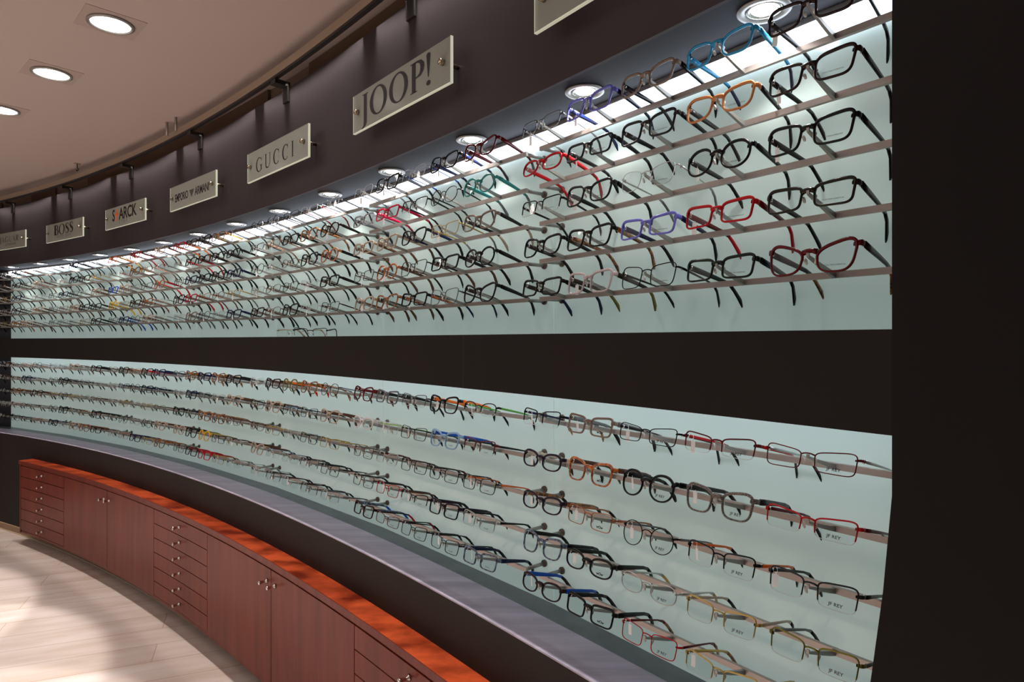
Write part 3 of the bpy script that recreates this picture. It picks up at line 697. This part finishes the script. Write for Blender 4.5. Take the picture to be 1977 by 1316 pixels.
SECN = ['panel beside black wall'] + [f'{ORD[i]} panel from black wall' for i in range(1, 9)]
far = MB()       # pairs beyond the sixth panel: too many and too small to count
FARM = []
def far_mat(m):
    if m not in FARM: FARM.append(m)
    return FARM.index(m)
for d, heights, dn in (('u', H_UP, 'upper display'), ('l', H_LO, 'lower display')):
    for row, h in enumerate(heights):
        for k in range(0, 8):
            us = US[:4] if (d == 'l' and row == 4 and k == 0) else US
            place_rail(k, h, f'grey metal {ROWN[row]} of the {dn}, {SECN[k]}', us)
            for i, u in enumerate(us):
                sp = spec_for(d, k, row, i)
                if sp is None: continue
                shape, kind, col, tcol, tips = sp
                tilt = 0.235 + random.uniform(-.02, .02)
                off = random.uniform(-.003, .003)
                M = sec_frame(k, h) @ Matrix.Translation((u + off, -SB - PEG + .004, RISE + .0015)) @ Matrix.Rotation(random.uniform(-.03, .03), 4, 'Z') @ Matrix.Rotation(-tilt, 4, 'X') @ Matrix.Scale(1.17, 4)
                if k <= 5:
                    kw = KW[kind]; nm = shape if kw == '' else kw
                    if shape == 'panto': nm = 'rounded' if kw == '' else kw
                    if kind == 'acetate' and shape == 'narrow': nm = 'narrow'
                    label = f'{col} {nm} glasses, {POSN[i]} on {ROWN[row]}, {dn}, {SECN[k]}'
                    pr = None
                    if k == 0 and d == 'u': pr = 'DOLCE&GABBANA' if (i >= 2 or row != 9) else None
                    if k == 0 and d == 'l': pr = ['wOw', 'wOw', 'JF REY', 'JF REY', 'JF REY'][i] if not (i == 0) else None
                    if k == 1 and d == 'l': pr = 'Cotelli'
                    make_glasses(M, label, shape, kind, col, tcol, tips, f'glasses on the {ROWN[row]} of the {dn}', 2 if k <= 2 else 1, pr, (k <= 3 and random.random() < 0.6), tilt)
                else:
                    g = build_front(shape, kind)
                    fm, tm_, ti = frame_mat(col, kind), frame_mat(tcol, 'acetate'), frame_mat(tips, 'acetate')
                    for me, mm in ((g['front'], [fm, M_EDGE]), (g[('temple', -1)], [tm_, ti, M_CHROME]), (g[('temple', 1)], [tm_, ti, M_CHROME])):
                        o0 = len(far.v); far.v += [tuple(M @ v.co) for v in me.vertices]
                        for p in me.polygons:
                            far.f.append(tuple(x + o0 for x in p.vertices)); far.m.append(far_mat(mm[p.material_index])); far.sm.append(True)
fo = link('distant_eyeglasses', far.mesh('distant_eyeglasses'), FARM); fo['kind'] = 'stuff'
tag(fo, 'crowded small glasses on the farthest panels at the end of the wall', 'glasses')

# two pairs lying on the sill of the upper display
for (th, r, ang, code, lb) in ((0.7895, 0.10, 1.35, 'rX|silver|gold|beige', 'rimless glasses with gold temples lying on the sill of the upper display'),
                               (0.7770, 0.11, 1.75, 'rH|black|black|black', 'black half-rim glasses lying on the sill of the upper display')):
    shape, kind, col, tcol, tips = expand(code)
    M = frame_th(r, th, H_SILL + .024) @ Matrix.Rotation(-ang, 4, 'Z') @ Matrix.Rotation(0.04, 4, 'X') @ Matrix.Scale(1.17, 4)
    make_glasses(M, lb, shape, kind, col, tcol, tips, None, 2, None, False, 0)

# ------------------------------------------------------------------ lighting
def area(loc, rot, sx, sy, e, col=(1, 1, 1), spread=PI):
    l = bpy.data.lights.new('area_lamp', 'AREA'); l.shape = 'RECTANGLE'; l.size = sx; l.size_y = sy; l.energy = e; l.color = col; l.spread = spread
    o = bpy.data.objects.new('area_lamp', l); COL.objects.link(o); o.location = loc; o.rotation_euler = rot; return o
# lamps strung along the rail, shining down
for i in range(9):
    th = 0.56 + 0.0674 * i
    area(pt(-0.013, th, RH - 0.035), (0, 0, th + PI / 2), 0.86, 0.012, 1.5, (1.0, 0.95, 0.90), 0.7)
# unseen spots added to shape the edge of the lit floor
for i in range(6):
    th = 0.62 + 0.085 * i
    l = bpy.data.lights.new('room_spot', 'SPOT'); l.energy = 215; l.spot_size = 2 * math.atan(1.28 / 2.7); l.spot_blend = 0.06; l.shadow_soft_size = 0.04; l.color = (1.0, 0.95, 0.93)
    lo = bpy.data.objects.new('room_spot', l); COL.objects.link(lo); lo.location = pt(-1.62, th, H_CEIL - 0.03)
area((-3.2, 0.2, EYE + H_CEIL - 0.05), (0, 0, 0), 4.5, 4.5, 38, (1.0, 0.95, 0.92))  # soft fill added over the room, not a real fitting
w = bpy.data.worlds.new('room_air'); SC.world = w; w.use_nodes = True
bg = w.node_tree.nodes['Background']; bg.inputs[0].default_value = (0.62, 0.57, 0.55, 1); bg.inputs[1].default_value = 0.26

# ------------------------------------------------------------------ camera
cam = bpy.data.cameras.new('camera'); cam.sensor_width = 36.0; cam.lens = 1219.28 * 36.0 / 1977.0; cam.clip_start = 0.02
co = bpy.data.objects.new('camera', cam); COL.objects.link(co); co.location = (0, 0, EYE); co.rotation_euler = (PI / 2, 0, 0)
cam.shift_y = -(658 - 657) / 1977.0
SC.camera = co
SC.view_settings.view_transform = 'Standard'; SC.view_settings.look = 'None'; SC.view_settings.exposure = 0.0
cy = SC.cycles
cy.max_bounces = 6; cy.diffuse_bounces = 3; cy.glossy_bounces = 3; cy.transmission_bounces = 4; cy.transparent_max_bounces = 32
cy.caustics_reflective = False; cy.caustics_refractive = False; cy.sample_clamp_indirect = 4.0
cy.use_denoising = True
